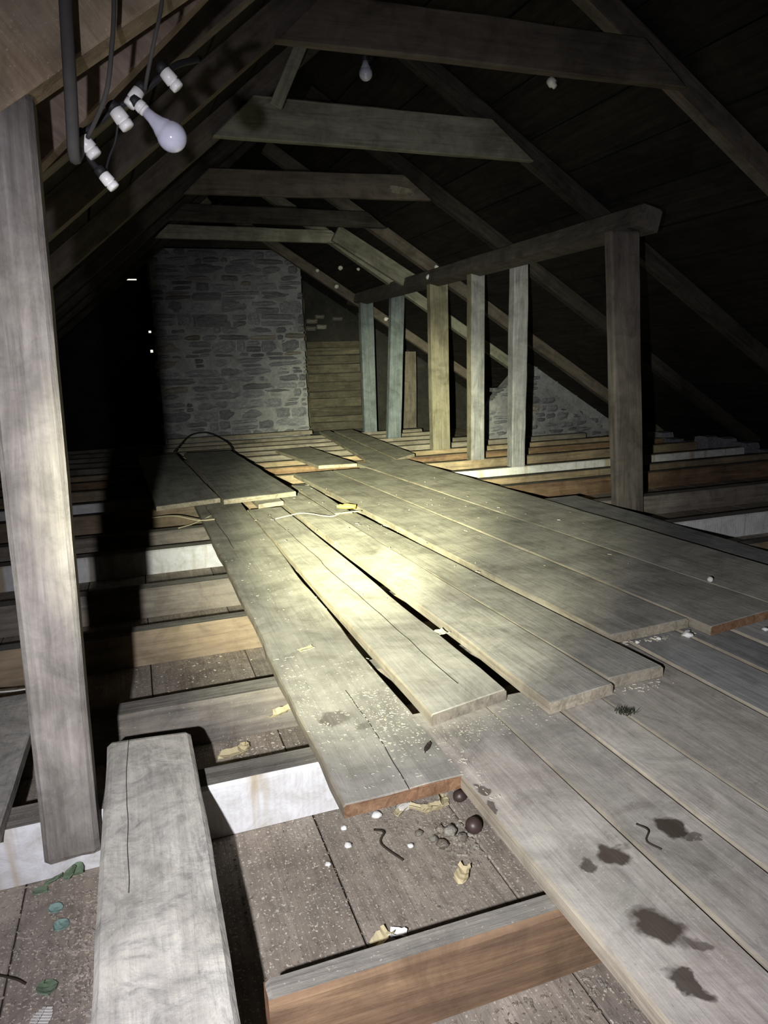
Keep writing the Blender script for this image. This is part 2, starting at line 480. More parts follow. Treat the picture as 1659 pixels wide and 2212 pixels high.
def tube(name, pts, rad, mat, parent=None, sides=8, sub=6):
    """smooth tube through points (Catmull-Rom), origin at its first point"""
    P = [Vector(p) for p in pts]
    path = []
    for i in range(len(P) - 1):
        p0 = P[i - 1] if i > 0 else P[i] * 2 - P[i + 1]
        p3 = P[i + 2] if i + 2 < len(P) else P[i + 1] * 2 - P[i]
        for k in range(sub):
            t = k / sub
            path.append(0.5 * ((2 * P[i]) + (P[i + 1] - p0) * t + (2 * p0 - 5 * P[i] + 4 * P[i + 1] - p3) * t * t + (3 * P[i] - p0 - 3 * P[i + 1] + p3) * t ** 3))
    path.append(P[-1])
    org = path[0].copy()
    verts, faces = [], []
    for i, p in enumerate(path):
        d = (path[min(i + 1, len(path) - 1)] - path[max(i - 1, 0)]).normalized()
        u = d.orthogonal().normalized() if i == 0 else (u - d * u.dot(d)).normalized()
        v = d.cross(u)
        r = rad[min(int(i / sub), len(rad) - 1)] if isinstance(rad, (list, tuple)) else rad
        for k in range(sides):
            a = 2 * math.pi * k / sides
            verts.append(p - org + (u * math.cos(a) + v * math.sin(a)) * r)
    for i in range(len(path) - 1):
        for k in range(sides):
            k2 = (k + 1) % sides
            faces.append((i * sides + k, i * sides + k2, (i + 1) * sides + k2, (i + 1) * sides + k))
    faces.append(tuple(reversed(range(sides))))
    faces.append(tuple((len(path) - 1) * sides + k for k in range(sides)))
    return mesh_obj(name, verts, faces, mat, Matrix.Translation(org), parent, True)


def lathe(name, prof, p0, axis, mat, parent=None, sides=20):
    """profile (distance along axis, radius) spun about axis from p0"""
    z = Vector(axis).normalized()
    x = z.orthogonal().normalized()
    y = z.cross(x)
    mw = Matrix(((x.x, y.x, z.x, p0[0]), (x.y, y.y, z.y, p0[1]), (x.z, y.z, z.z, p0[2]), (0, 0, 0, 1)))
    verts, faces = [], []
    for (h, r) in prof:
        for k in range(sides):
            a = 2 * math.pi * k / sides
            verts.append((r * math.cos(a), r * math.sin(a), h))
    for i in range(len(prof) - 1):
        for k in range(sides):
            k2 = (k + 1) % sides
            faces.append((i * sides + k, i * sides + k2, (i + 1) * sides + k2, (i + 1) * sides + k))
    faces.append(tuple(reversed(range(sides))))
    faces.append(tuple((len(prof) - 1) * sides + k for k in range(sides)))
    return mesh_obj(name, verts, faces, mat, mw, parent, True)


# ------------------------------------------------------------------ the shell: roof slopes, gables, bay floor
def xl(y): return 0.65 - 0.065 * (y - 3.05)
def xr(y): return 2.60 - 0.065 * (y - 3.05)


SL, SR = 0.84, 0.64


def zl(x, y): return 2.1 + SL * (x - xl(y))
def zr(x, y): return 2.1 - SR * (x - xr(y))
def ridge_x(y): return (SL * xl(y) + SR * xr(y)) / (SL + SR)


Y0, Y1 = -1.6, 10.35
OFF = 0.150   # rafter depth measured upright; boarding lies above


def slab(name, corners, thick, up, mat):
    c = [Vector(p) for p in corners]
    u = Vector(up) * thick
    v = c + [p + u for p in c]
    f = [(3, 2, 1, 0), (4, 5, 6, 7), (0, 1, 5, 4), (1, 2, 6, 5), (2, 3, 7, 6), (3, 0, 4, 7)]
    return mesh_obj(name, v, f, mat)


def cells(name, xs, zs, y, depth, holes, mat, top=None):
    """upright wall with openings: grid of cells in x/z, cells in holes left open"""
    verts, faces = [], []
    nx, nz = len(xs), len(zs)
    for d in (0, depth):
        for z in zs:
            for x in xs:
                verts.append((x, y + d, z))
    off = nx * nz
    solid = set((i, k) for i in range(nx - 1) for k in range(nz - 1)) - set(holes)
    for (i, k) in solid:
        a, b, c, d = k * nx + i, k * nx + i + 1, (k + 1) * nx + i + 1, (k + 1) * nx + i
        faces.append((a, b, c, d))
        faces.append((a + off, d + off, c + off, b + off))
        for (di, dk, e0, e1) in ((-1, 0, d, a), (1, 0, b, c), (0, -1, a, b), (0, 1, c, d)):
            if (i + di, k + dk) not in solid:
                faces.append((e1, e0, e0 + off, e1 + off))
    return mesh_obj(name, verts, faces, mat)


def eave_l(y): return xl(y) - (2.1 + OFF) / SL - 0.25
def eave_r(y): return xr(y) + (2.1 + OFF) / SR + 0.2


def PL(x, y, off=0.0): return (x, y, zl(x, y) + off)
def PR(x, y, off=0.0): return (x, y, zr(x, y) + off)


ceil = empty('ceiling', (ridge_x(4), 4, 3.0))
struct(ceil)
RB = 0.022 + OFF
# the slates on this side have one slipped slate near the ridge that lets a speck of daylight in
us, ys = [0.0, 16.12 / 17, 16.34 / 17, 1.0], [Y0, 8.62, 8.90, Y1]
sv, sf = [], []
for t_ in (0, 1):
    for y_ in ys:
        for u_ in us:
            x_ = eave_l(y_) + (ridge_x(y_) - eave_l(y_)) * u_
            sv.append(Vector(PL(x_, y_, RB)) + Vector((-0.64, 0, 0.77)) * 0.008 * t_)
for k_ in range(3):
    for i_ in range(3):
        if (i_, k_) == (1, 1):
            continue
        a_ = k_ * 4 + i_
        sf += [(a_, a_ + 1, a_ + 5, a_ + 4), (a_ + 16, a_ + 20, a_ + 21, a_ + 17)]
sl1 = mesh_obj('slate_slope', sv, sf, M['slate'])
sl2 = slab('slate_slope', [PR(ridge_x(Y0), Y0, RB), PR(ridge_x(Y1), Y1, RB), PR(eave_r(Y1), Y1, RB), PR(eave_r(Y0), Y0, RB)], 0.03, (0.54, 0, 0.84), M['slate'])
for s_ in (sl1, sl2):
    s_.parent = ceil
    s_.matrix_parent_inverse = W[ceil].inverted()
# roof boards, each a plank running the length of the roof, underside on the rafters
NB = 17
for i in range(NB):
    for sidef, e, nb in ((PL, eave_l, NB), (PR, eave_r, NB)):
        u0, u1 = i / nb, (i + 0.94) / nb
        def at(y, u): return e(y) + (ridge_x(y) - e(y)) * u
        c = [sidef(at(Y0, u0), Y0, OFF + 0.02), sidef(at(Y0, u1), Y0, OFF + 0.02), sidef(at(Y1, u1), Y1, OFF + 0.02), sidef(at(Y1, u0), Y1, OFF + 0.02)]
        if sidef is PR:
            c = [c[1], c[0], c[3], c[2]]
        if sidef is PL and i == 16:      # a board with a piece missing under the slipped slate
            def cut(ya, yb): return [PL(at(ya, u0), ya, OFF + 0.02), PL(at(ya, u1), ya, OFF + 0.02), PL(at(yb, u1), yb, OFF + 0.02), PL(at(yb, u0), yb, OFF + 0.02)]
            for ya, yb in ((Y0, 8.2), (8.95, Y1)):
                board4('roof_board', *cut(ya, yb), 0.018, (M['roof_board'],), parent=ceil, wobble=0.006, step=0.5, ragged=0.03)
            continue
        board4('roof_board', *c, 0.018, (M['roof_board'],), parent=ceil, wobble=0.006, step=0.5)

# far gable: openings let daylight in beside the chimney
xs = [-3.5, -0.06, 0.05, 0.075, 0.18, 0.268, 0.300, 0.312, 7]
zs = [-0.2, 1.145, 1.180, 1.40, 1.428, 2.070, 2.088, 4.0]
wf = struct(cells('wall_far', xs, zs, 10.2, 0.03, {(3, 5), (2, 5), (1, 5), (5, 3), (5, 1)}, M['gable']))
wb = struct(cells('wall_behind', [-3.8, 7], [-0.2, 4.2], -1.5, 0.05, set(), M['gable']))
# bay floor between the joists: ceiling boards seen from above
fl = struct(slab('floor', [(-3.6, -1.6, -0.16), (6.8, -1.6, -0.16), (6.8, 10.4, -0.16), (-3.6, 10.4, -0.16)], -0.04, (0, 0, 1), M['bay']))
bx0 = -2.6
while bx0 < 6.0:
    w = random.uniform(0.24, 0.34)
    flat('bay_board', bx0, bx0 + w - 0.003, -0.6, 10.1, -0.120, 0.03, (M['bay'],), parent=fl, wobble=0.002, chamfer=0.002, step=0.4)
    bx0 += w


# ------------------------------------------------------------------ joists
JG = (M['joist_top'], M['joist_grey'], M['board_end'])
JB = (M['joist_top'], M['joist_brown'], M['board_end'])
JT = (M['joist_top'], M['joist_tan'], M['board_end'])
JW = (M['joist_top'], M['white_joist'], M['board_end'])


def joist(x0, x1, yb, w, mats, label, group=None, skew=0.0, name='joist'):
    o = board4(name, (x0, yb, 0), (x0, yb - w, 0), (x1, yb - w + skew, 0), (x1, yb + skew, 0), 0.119, mats, wobble=0.004, chamfer=0.007, step=0.16)
    return tag(o, label, 'joist', group)


joist(0.092, 1.75, 0.865, 0.047, JB, 'short brown joist with a worn top edge nearest the camera')
joist(-1.3, 3.6, 1.455, 0.085, JW, 'white painted joist under the loose board end, foot of the near post on it')
joist(-1.5, 4.6, 1.862, 0.085, JG, 'grey joist with shavings, first one beyond the white painted joist')
joist(-1.6, 5.0, 2.455, 0.070, JT, 'tan orange sided joist in the gap, second beyond the near white one')
joist(-1.6, 1.9, 2.970, 0.085, JG, 'dull grey joist between the tan joist and the far white one')
joist(1.91, 5.2, 2.970, 0.085, JW, 'pale joist running into the dark past the narrow strip board')
joist(-1.6, 1.9, 3.640, 0.095, JW, 'flaking white joist in the gap beside the middle of the long loose board')
joist(1.91, 5.3, 3.640, 0.095, JG, 'grey joist behind the foot of the tall brown post')
joist(-1.6, 1.9, 4.060, 0.085, JG, 'dark grey joist beyond the flaking white joist, with twigs')
joist(1.95, 5.3, 4.390, 0.085, JB, 'dark brown joist beside the foot of the near knee wall post')
joist(-1.6, 5.3, 4.740, 0.085, JT, 'tan joist under the raised boards, behind the near knee wall post')
joist(-1.6, 5.3, 5.200, 0.085, JW, 'pale painted joist under the limewashed stud')
joist(-1.6, 5.3, 5.790, 0.085, JT, 'orange tan joist under the narrow grey stud')
joist(-1.6, 5.3, 6.280, 0.085, JB, 'reddish brown joist in the hole among the far boards')
joist(-1.6, 5.3, 6.720, 0.085, JT, 'tan joist under the wide stud')
for yb, mt, wh in ((7.25, JG, 'fifth'), (7.72, JG, 'fourth'), (8.19, JG, 'third'), (8.68, JG, 'second'), (9.18, JG, 'first')):
    joist(-1.5, 3.7 if yb > 7.3 else 5.0, yb, 0.085, mt, wh + ' joist counted from the foot of the stone chimney', 'dim far joists')

# ------------------------------------------------------------------ loose floorboards
BD = (M['dust_board'], M['board_edge'], M['board_edge'])
BE = (M['dust_board'], M['board_edge'], M['board_end'])
BK = (M['dust_board_dark'], M['board_edge'], M['board_edge'])
FB = (M['front_board'], M['board_edge'], M['board_edge'])


def fboard(label, *a, mats=BD, thick=0.028, name='floorboard', group=None, **kw):
    return tag(flat(name, *a, thick, mats, **kw), label, 'board', group)


fboard('long loose board with a brown sawn end above the white joist', (0.296, 0.300), (0.543, 0.575), (1.165, 1.172), 4.60, 0.029, mats=(M['board_l1'], M['board_edge'], M['board_end']), wobble=0.010, step=0.1)
fboard('cracked board overlapping the front boards, wide black gap along its edge', (0.563, 0.568), (0.783, 0.782), (1.373, 1.423), 4.20, (0.059, 0.032), mats=(M['board_l2'], M['board_edge'], M['joist_grey']), wobble=0.006)
fboard('bluish grey board end lying on the front boards beside the black gap', (0.838, 0.800), (1.034, 0.985), (1.318, 1.345), 4.75, (0.060, 0.032), wobble=0.006)
fboard('board with a pale sawn end just beyond the bluish board', (1.042, 0.995), (1.212, 1.128), (1.376, 1.384), 3.80, (0.059, 0.032), wobble=0.005)
fboard('wide board ending in crumbs, between the pale ended and brown ended boards', (1.222, 1.140), (1.512, 1.458), (1.612, 1.626), 5.55, (0.060, 0.032), wobble=0.005)
fboard('wide board with a brown splintered end beside white plaster crumbs', (1.526, 1.466), (1.838, 1.750), (1.548, 1.592), 5.55, (0.060, 0.032), mats=BE, wobble=0.005)
fboard('outermost wide grey board along the knee wall posts', (1.850, 1.760), (2.182, 2.245), 1.30, 5.90, (0.060, 0.032), wobble=0.005)
fboard('narrow strip board in the dark outside the outermost wide board', (2.215, 2.262), (2.415, 2.520), 1.20, 3.70, 0.022, mats=BK, thick=0.021)
# nearest boards, level with the joist tops
fboard('stained front board along the edge of the open bay', 0.545, 0.724, 0.25, (1.45, 1.45), 0.029, mats=FB, wobble=0.004)
fboard('stained front board beside the first, two dark damp patches on it', 0.727, 0.873, 0.25, 1.452, 0.029, mats=FB, wobble=0.003)
fboard('clean front board running out from beneath the bluish board end', 0.877, 1.000, 0.25, 1.452, 0.029, mats=FB, wobble=0.003)
fboard('wide front board with a tuft of moss on it', 1.003, 1.282, 0.25, 1.86, 0.029, mats=(M['front_board'], M['board_edge'], M['board_edge']), wobble=0.005)
fboard('dark front board below the crumb littered board end', 1.292, 1.466, 0.25, 1.86, 0.029, mats=BK, wobble=0.004)
fboard('dark narrow front board below the brown splintered board end', 1.478, 1.612, 0.25, 1.86, 0.029, mats=BK, wobble=0.004)
fboard('dark front board in the far corner below the splintered end', 1.622, 1.835, 0.25, 1.86, 0.029, mats=BK, wobble=0.004)
# raised boards at the far end of the floor
fboard('raised board half in shadow with a splintered pale end', (0.060, -0.03), (0.437, 0.332), (4.27, 4.37), (7.05, 7.15), 0.090, mats=BK, wobble=0.006)
fboard('raised wide board with a ragged layered end beside the hole', (0.447, 0.405), (0.905, 0.850), (4.29, 4.35), (7.15, 7.10), 0.091, thick=0.03, mats=BK, wobble=0.006, ragged=0.012)
fboard('lower board under the raised wide board, end sticking out', 0.640, 0.800, (4.20, 4.23), 6.9, 0.059, wobble=0.006, thick=0.026, ragged=0.01)
fboard('batten under the raised shadowed board', 0.10, 0.44, 4.70, 6.8, 0.061, mats=BK, thick=0.028, name='batten')
fboard('short broken board bridging the hole before the chimney', (1.392, 1.345), (1.712, 1.730), (5.72, 5.68), (7.40, 7.50), (0.058, 0.030), ragged=0.03, wobble=0.008)
fboard('long narrow board from the chimney foot, drips on its side', (1.900, 2.300), (2.140, 2.460), (5.84, 5.92), (9.3, 9.35), 0.030, wobble=0.005)
fboard('long board beside the knee wall studs reaching the chimney foot', (2.160, 2.480), (2.440, 2.760), (5.93, 6.20), (9.2, 9.3), 0.034, wobble=0.005)
fboard('broken board sliver in the hole beside the raised wide board', (1.010, 1.010), (1.120, 1.120), (3.86, 3.84), (5.0, 4.9), (0.029, 0.029), ragged=0.02, thick=0.024)
# plank and scraps in the open bays
fboard('thick weathered plank with a cracked corner lying across the joists before the post', (-0.120, -0.128), (0.050, 0.046), 0.30, (1.530, 1.512), 0.060, mats=(M['plank_cracked'], M['plank'], M['plank']), thick=0.058, name='plank', wobble=0.007, chamfer=0.008, step=0.08, ragged=0.012)
fboard('short plank across the joists behind the near post', (-0.62, -0.62), (-0.312, -0.298), 1.33, 1.95, 0.030, mats=(M['plank'], M['plank'], M['plank']), name='plank')
o = board4('batten', (-0.2, 2.60, -0.093), (-0.2, 2.53, -0.093), (0.24, 2.54, -0.093), (0.24, 2.60, -0.093), 0.026, (M['joist_top'], M['joist_grey'], M['joist_grey']))
tag(o, 'loose batten lying in the bay beyond the tan joist', 'batten')

# ------------------------------------------------------------------ posts and plate of the knee walls
PB = (M['post'], M['post_chamfer'], M['post'])


def post(name, b, t, w, d, mats, label, group=None, **kw):
    """upright timber; b, t = centre of the front (camera side) face at foot and head"""
    b, t = Vector(b), Vector(t)
    s = Vector((w / 2, 0, 0))
    o = board4(name, b - s, b + s, t + s, t - s, d, mats, **kw)
    return tag(o, label, 'post', group)


o = post('post', (-0.1925, 1.305, -0.047), (-0.154, 1.305, 1.262), 0.098, 0.060, (M['post'], M['post'], M['post']), 'rough grey post with a knot standing nearest the camera', wobble=0.003, chamfer=0.009, step=0.1)
post('post', (2.765, 3.482, -0.118), (2.661, 3.482, 1.530), 0.195, 0.060, (M['post_brown'],) * 3, 'tall brown knee wall post under the end of the plate', wobble=0.006, chamfer=0.01)
post('stud', (2.928, 5.115, 0.0), (2.952, 5.115, 1.65), 0.125, 0.085, (M['post_white'],) * 3, 'limewashed white stud in the knee wall, next to the tall brown post', wobble=0.010, chamfer=0.008, step=0.09)
post('stud', (2.852, 5.705, 0.0), (2.870, 5.705, 1.66), 0.130, 0.085, (M['post_white'], M['post_tan'], M['post_tan']), 'narrow pale grey stud between the white stud and the wide stud', wobble=0.005)
post('stud', (2.910, 6.635, 0.0), (2.912, 6.635, 1.68), 0.192, 0.085, (M['post_tan'],) * 3, 'wide tan stud in the middle of the knee wall', wobble=0.004)
post('stud', (2.937, 8.105, 0.0), (3.035, 8.105, 1.66), 0.165, 0.085, (M['post_blue'],) * 3, 'smooth blue grey stud leaning beside the wide tan stud', wobble=0.003)
post('stud', (2.960, 9.095, 0.0), (2.970, 9.095, 1.78), 0.175, 0.085, (M['post_blue'],) * 3, 'smooth blue grey stud nearest the chimney', wobble=0.003)
pl = beam('wall_plate', (2.775, 3.43, 1.595), (2.93, 9.6, 1.745), 0.14, 0.125, (0.25, 0, 1), (M['post_brown'], M['post_brown'], M['post_brown']), wobble=0.006, chamfer=0.012)
tag(pl, 'long dark timber plate lying on the heads of the knee wall studs', 'beam')

# ------------------------------------------------------------------ rafters and collars
RD = (M['rafter_dark'],) * 3
near = tag(board4('rafter', (-0.70, 1.298, 0.842), (0.62, 1.298, 1.781), (0.50, 1.298, 1.950), (-0.82, 1.298, 1.011), 0.07, (M['beam_tan'],) * 3, wobble=0.004, chamfer=0.010), 'broad tan rafter crossing above the near post', 'rafter')


tag(board4('rafter', (-0.62, 1.50, 0.715), (0.80, 1.50, 2.115), (0.66, 1.50, 2.255), (-0.76, 1.50, 0.855), 0.05, (M['beam_brown'],) * 3, wobble=0.003, chamfer=0.006), 'brown board close behind the broad tan rafter, cable shadows on it', 'rafter')


def rafter(y, left, w, mats, label, group=None, d=0.115, x_out=None, lift=0.0):
    up = Vector((-SL, 0, 1)) if left else Vector((SR, 0, 1))
    up.normalize()
    h = d / 2
    f = PL if left else PR
    e = (x_out if x_out is not None else (eave_l(y) + 0.32 if left else eave_r(y) - 0.30))
    r = ridge_x(y) + (-0.01 if left else 0.01)
    p0 = Vector(f(e, y)) + up * (h + lift)
    p1 = Vector(f(r, y)) + up * (h + lift)
    if left:
        p1.x -= 0.04
        p1.z -= 0.035
    else:
        p1.x += 0.04
        p1.z -= 0.03
    o = beam('rafter', p0, p1, w, d, up, mats, wobble=0.006, chamfer=0.006, step=0.2)
    return tag(o, label, 'rafter', group)


RBn = (M['beam_brown'],) * 3
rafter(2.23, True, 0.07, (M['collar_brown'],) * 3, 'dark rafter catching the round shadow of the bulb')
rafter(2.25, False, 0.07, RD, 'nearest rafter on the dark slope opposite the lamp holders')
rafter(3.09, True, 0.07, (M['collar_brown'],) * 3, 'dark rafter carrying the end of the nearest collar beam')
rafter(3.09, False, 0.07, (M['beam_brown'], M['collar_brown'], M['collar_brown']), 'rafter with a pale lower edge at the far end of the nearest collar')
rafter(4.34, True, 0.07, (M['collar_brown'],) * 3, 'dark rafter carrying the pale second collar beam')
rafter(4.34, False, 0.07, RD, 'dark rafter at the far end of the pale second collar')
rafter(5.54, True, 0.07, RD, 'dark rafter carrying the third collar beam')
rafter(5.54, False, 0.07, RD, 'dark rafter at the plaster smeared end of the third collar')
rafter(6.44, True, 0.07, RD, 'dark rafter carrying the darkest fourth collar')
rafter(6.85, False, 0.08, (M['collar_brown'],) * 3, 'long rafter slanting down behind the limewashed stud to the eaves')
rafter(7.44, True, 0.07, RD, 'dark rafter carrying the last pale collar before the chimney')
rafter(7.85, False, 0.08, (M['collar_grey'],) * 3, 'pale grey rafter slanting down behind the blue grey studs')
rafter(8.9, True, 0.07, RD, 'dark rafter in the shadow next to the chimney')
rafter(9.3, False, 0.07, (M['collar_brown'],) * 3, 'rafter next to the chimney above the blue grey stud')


def collar(y, xa, xb, za, zb, depth, mats, label, t=0.045, taper=None):
    """tie board between a rafter pair; lower edge za (left) to zb (right), ends cut to the slope"""
    cl, cr = depth / SL, depth / SR
    o = board4('collar_beam', (xa, y, za), (xb, y, zb), (xb - cr * 0.85, y, zb + depth), (xa + cl * 0.85, y, za + depth), t, mats, wobble=0.005, chamfer=0.007, step=0.08)
    return tag(o, label, 'collar beam')


def collar_h(y, xa, xb, za, zb, depth, mats, label, t=0.045):
    """collar with grain running across: nl = left low, nr = left high"""
    a0, a1 = Vector((xa, y, za)), Vector((xa + depth / SL * 0.9, y, za + depth))
    b0, b1 = Vector((xb, y, zb)), Vector((xb - depth / SR * 0.85, y, zb + depth))
    o = board4('collar_beam', a1, a0, b0, b1, t, mats, wobble=0.006, chamfer=0.007, step=0.12)
    return tag(o, label, 'collar beam')


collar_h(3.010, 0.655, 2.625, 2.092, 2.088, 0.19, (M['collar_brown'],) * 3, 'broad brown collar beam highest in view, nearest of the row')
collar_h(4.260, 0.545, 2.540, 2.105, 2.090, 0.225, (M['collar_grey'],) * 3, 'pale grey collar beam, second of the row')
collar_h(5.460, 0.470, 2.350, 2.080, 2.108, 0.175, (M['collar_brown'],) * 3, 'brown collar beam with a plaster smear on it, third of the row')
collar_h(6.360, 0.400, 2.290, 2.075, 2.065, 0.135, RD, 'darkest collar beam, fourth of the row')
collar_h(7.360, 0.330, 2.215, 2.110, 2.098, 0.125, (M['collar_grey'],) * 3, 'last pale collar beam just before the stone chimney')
tag(beam('rafter', (2.085, 7.33, 2.190), (2.93, 7.33, 1.70), 0.05, 0.17, (0.5, 0, 0.86), (M['collar_grey'],) * 3), 'pale strut slanting from the last collar to the plate', 'strut')
tag(beam('strut', (0.85, 4.02, 2.20), (1.06, 4.02, 2.62), 0.035, 0.065, (-0.9, 0, 0.4), (M['collar_grey'],) * 3), 'short pale strut standing behind the nearest collar', 'strut')

# ------------------------------------------------------------------ stone work
def stone_variant(seed):
    """irregular block, front face toward -y, unit size"""
    rnd = random.Random(seed)
    nx, nz = 5, 4
    verts, faces = [], []
    for k in range(nz):
        for i in range(nx):
            u, v = i / (nx - 1) * 2 - 1, k / (nz - 1) * 2 - 1
            ex = abs(u) ** 3
            ez = abs(v) ** 3
            y = -0.5 + 0.28 * max(ex, ez) + rnd.uniform(-0.09, 0.09)
            x = u * 0.5 * (1 - 0.06 * ez) + rnd.uniform(-0.035, 0.035)
            z = v * 0.5 * (1 - 0.10 * ex) + rnd.uniform(-0.05, 0.05)
            verts.append((x, y, z))
    n = nx * nz
    rim = [i for i in range(nx)] + [k * nx + nx - 1 for k in range(1, nz)] + [(nz - 1) * nx + i for i in range(nx - 2, -1, -1)] + [k * nx for k in range(nz - 2, 0, -1)]
    for k in range(nz - 1):
        for i in range(nx - 1):
            faces.append((k * nx + i, k * nx + i + 1, (k + 1) * nx + i + 1, (k + 1) * nx + i))
    back = []
    for r in rim:
        x, y, z = verts[r]
        back.append(len(verts))
        verts.append((x, 0.5, z))
    for a in range(len(rim)):
        b = (a + 1) % len(rim)
        faces.append((rim[b], rim[a], back[a], back[b]))
    faces.append(tuple(back))
    me = bpy.data.meshes.new('stone')
    me.from_pydata(verts, [], faces)
    return me


SV = []
for s in range(16):
    me = stone_variant(100 + s)
    me.materials.append(M['stone_brown'] if s == 3 else M['stone'])
    SV.append(me)


def coursed(parent, x0, x1, z0, z1, y, depth, hrange, wrange, keep=None, rnd=random, prot=0.02):
    z = z0
    while z < z1 - 0.02:
        h = min(rnd.uniform(*hrange), z1 - z)
        x = x0 - rnd.uniform(0, 0.05)
        while x < x1 - 0.03:
            w = min(rnd.uniform(*wrange), x1 - x + rnd.uniform(-0.02, 0.02))
            if w < 0.06:
                break
            parts = [(z, h)]
            if h > 0.10 and rnd.random() < 0.3:
                q = rnd.uniform(0.4, 0.6)
                parts = [(z, h * q), (z + h * q, h * (1 - q))]
            for (zz, hh) in parts:
                if keep is None or keep(x + w / 2, zz + hh / 2):
                    jz = rnd.uniform(-0.012, 0.012)
                    mw = Matrix.Translation((x + w / 2, y + depth / 2 - 0.012 - rnd.random() * prot, zz + hh / 2 + jz)) @ Matrix.Rotation(rnd.uniform(-0.05, 0.05), 4, 'Y') @ Matrix.Rotation(rnd.uniform(-0.08, 0.08), 4, 'Z') @ Matrix.Diagonal((max(0.03, w - 0.014), depth, max(0.02, hh - 0.012), 1))
                    link('stone', rnd.choice(SV), mw, parent)
            x += w
        z += h


rs = random.Random(5)
ch = empty('stone_chimney', (1.3, 9.6, -0.12))
core = board4('mortar_core', (0.32, 9.535, -0.12), (2.215, 9.535, -0.12), (2.175, 9.535, 2.37), (0.32, 9.535, 2.37), 0.55, (M['mortar'],) * 3, parent=ch, wobble=0.012, chamfer=0.015)


def mortar_skin(parent, x0, x1, z0, z1, y, keep=None, st=0.028, amp=0.024):
    nx, nz = int((x1 - x0) / st), int((z1 - z0) / st)
    org = Vector((x0, y, z0))
    vs_, fs_ = [], []
    for k in range(nz + 1):
        for i in range(nx + 1):
            x, z_ = x0 + (x1 - x0) * i / nx, z0 + (z1 - z0) * k / nz
            d = noise.noise(Vector((x * 5, 3.3, z_ * 8))) * amp + noise.noise(Vector((x * 17, 7.7, z_ * 22))) * amp * 0.5
            vs_.append(Vector((x, y + d, z_)) - org)
    for k in range(nz):
        for i in range(nx):
            x, z_ = x0 + (x1 - x0) * (i + 0.5) / nx, z0 + (z1 - z0) * (k + 0.5) / nz
            if keep is None or keep(x, z_):
                a = k * (nx + 1) + i
                fs_.append((a, a + 1, a + nx + 2, a + nx + 1))
    return mesh_obj('mortar_face', vs_, fs_, M['mortar'], Matrix.Translation(org), parent, True)


mortar_skin(ch, 0.33, 2.205, -0.05, 2.36, 9.498)
coursed(ch, 0.33, 2.22, -0.02, 2.36, 9.50, 0.10, (0.05, 0.17), (0.10, 0.50), rnd=rs, prot=0.03)
tag(ch, 'grey rubble stone chimney breast at the far end of the attic', 'chimney')
lint = beam('lintel', (0.25, 9.55, 2.44), (2.45, 9.55, 2.44), 0.22, 0.13, (0, 0, 1), RD, wobble=0.008)
tag(lint, 'dark timber lintel across the top of the stone chimney', 'beam')
sill = beam('sill_beam', (0.35, 9.36, 0.025), (2.20, 9.36, 0.03), 0.14, 0.05, (0, 0, 1), (M['joist_top'], M['joist_grey'], M['joist_grey']), wobble=0.008)
tag(sill, 'low dusty timber lying along the foot of the chimney', 'beam')

# rubble return wall in the eaves beyond the studs
wr = struct(empty('wall_right', (4.6, 7.7, -0.12)))


def under(x, z):
    return z < zr(x, 7.55) - 0.03 and z < 0.25 + (x - 3.75) * 0.85 + rs.uniform(-0.05, 0.05)


mc = [(3.85, 7.62, -0.12), (6.0, 7.62, -0.12), (6.0, 7.62, 0.0), (4.66, 7.62, 0.80), (4.55, 7.62, 0.86), (4.10, 7.62, 0.42)]
vv = [Vector(p) for p in mc] + [Vector((p[0], p[1] + 0.3, p[2])) for p in mc]
ff = [tuple(range(6)), tuple(reversed(range(6, 12)))] + [(i + 6, (i + 1) % 6 + 6, (i + 1) % 6, i) for i in range(6)]
mesh_obj('mortar_core', [v - Vector((4.6, 7.7, -0.12)) for v in vv], [tuple(reversed(f)) for f in ff], M['mortar'], Matrix.Translation((4.6, 7.7, -0.12)), wr)
coursed(wr, 3.80, 5.95, -0.10, 1.0, 7.59, 0.10, (0.06, 0.12), (0.10, 0.30), keep=under, rnd=rs)
mortar_skin(wr, 3.86, 5.9, -0.1, 0.95, 7.585, keep=lambda x, z: z < zr(x, 7.55) - 0.03 and z < 0.22 + (x - 3.75) * 0.85)
# low wall head stones along the eaves
for i in range(16):
    y = 3.6 + i * 0.24
    w, h = rs.uniform(0.16, 0.26), rs.uniform(0.08, 0.17)
    mw = Matrix.Translation((5.50 + rs.uniform(-0.05, 0.05), y, -0.12 + h / 2)) @ Matrix.Rotation(math.pi / 2 + rs.uniform(-0.2, 0.2), 4, 'Z') @ Matrix.Diagonal((w, 0.2, h, 1))
    link('stone', rs.choice(SV), mw, wr)

# boarded door beside the chimney
door = struct(empty('door_1', (2.75, 10.02, -0.1)))
z = -0.02
while z < 1.22:
    h = random.uniform(0.085, 0.135)
    y = 10.02 + random.uniform(-0.012, 0.012)
    board4('door_board', (2.36, y, z + h - 0.008), (2.36, y, z), (3.14, y, z + random.uniform(-0.01, 0.01)), (3.14, y, z + h - 0.008), 0.02, (M['door_board'],), parent=door, wobble=0.006)
    z += h
for x in (2.325, 3.165):
    board4('door_frame', (x - 0.035, 10.0, -0.05), (x + 0.035, 10.0, -0.05), (x + 0.035, 10.0, 1.9), (x - 0.035, 10.0, 1.9), 0.06, (M['door_board'],), parent=door)
# a few bricks showing in the dark opening above the boards
for (x, z_, w, h) in ((2.48, 1.52, 0.16, 0.06), (2.62, 1.44, 0.14, 0.06), (2.46, 1.42, 0.15, 0.06), (2.86, 1.55, 0.15, 0.05), (2.60, 1.58, 0.13, 0.05)):
    link('stone', SV[3], Matrix.Translation((x, 10.15, z_)) @ Matrix.Diagonal((w, 0.1, h, 1)), wf)

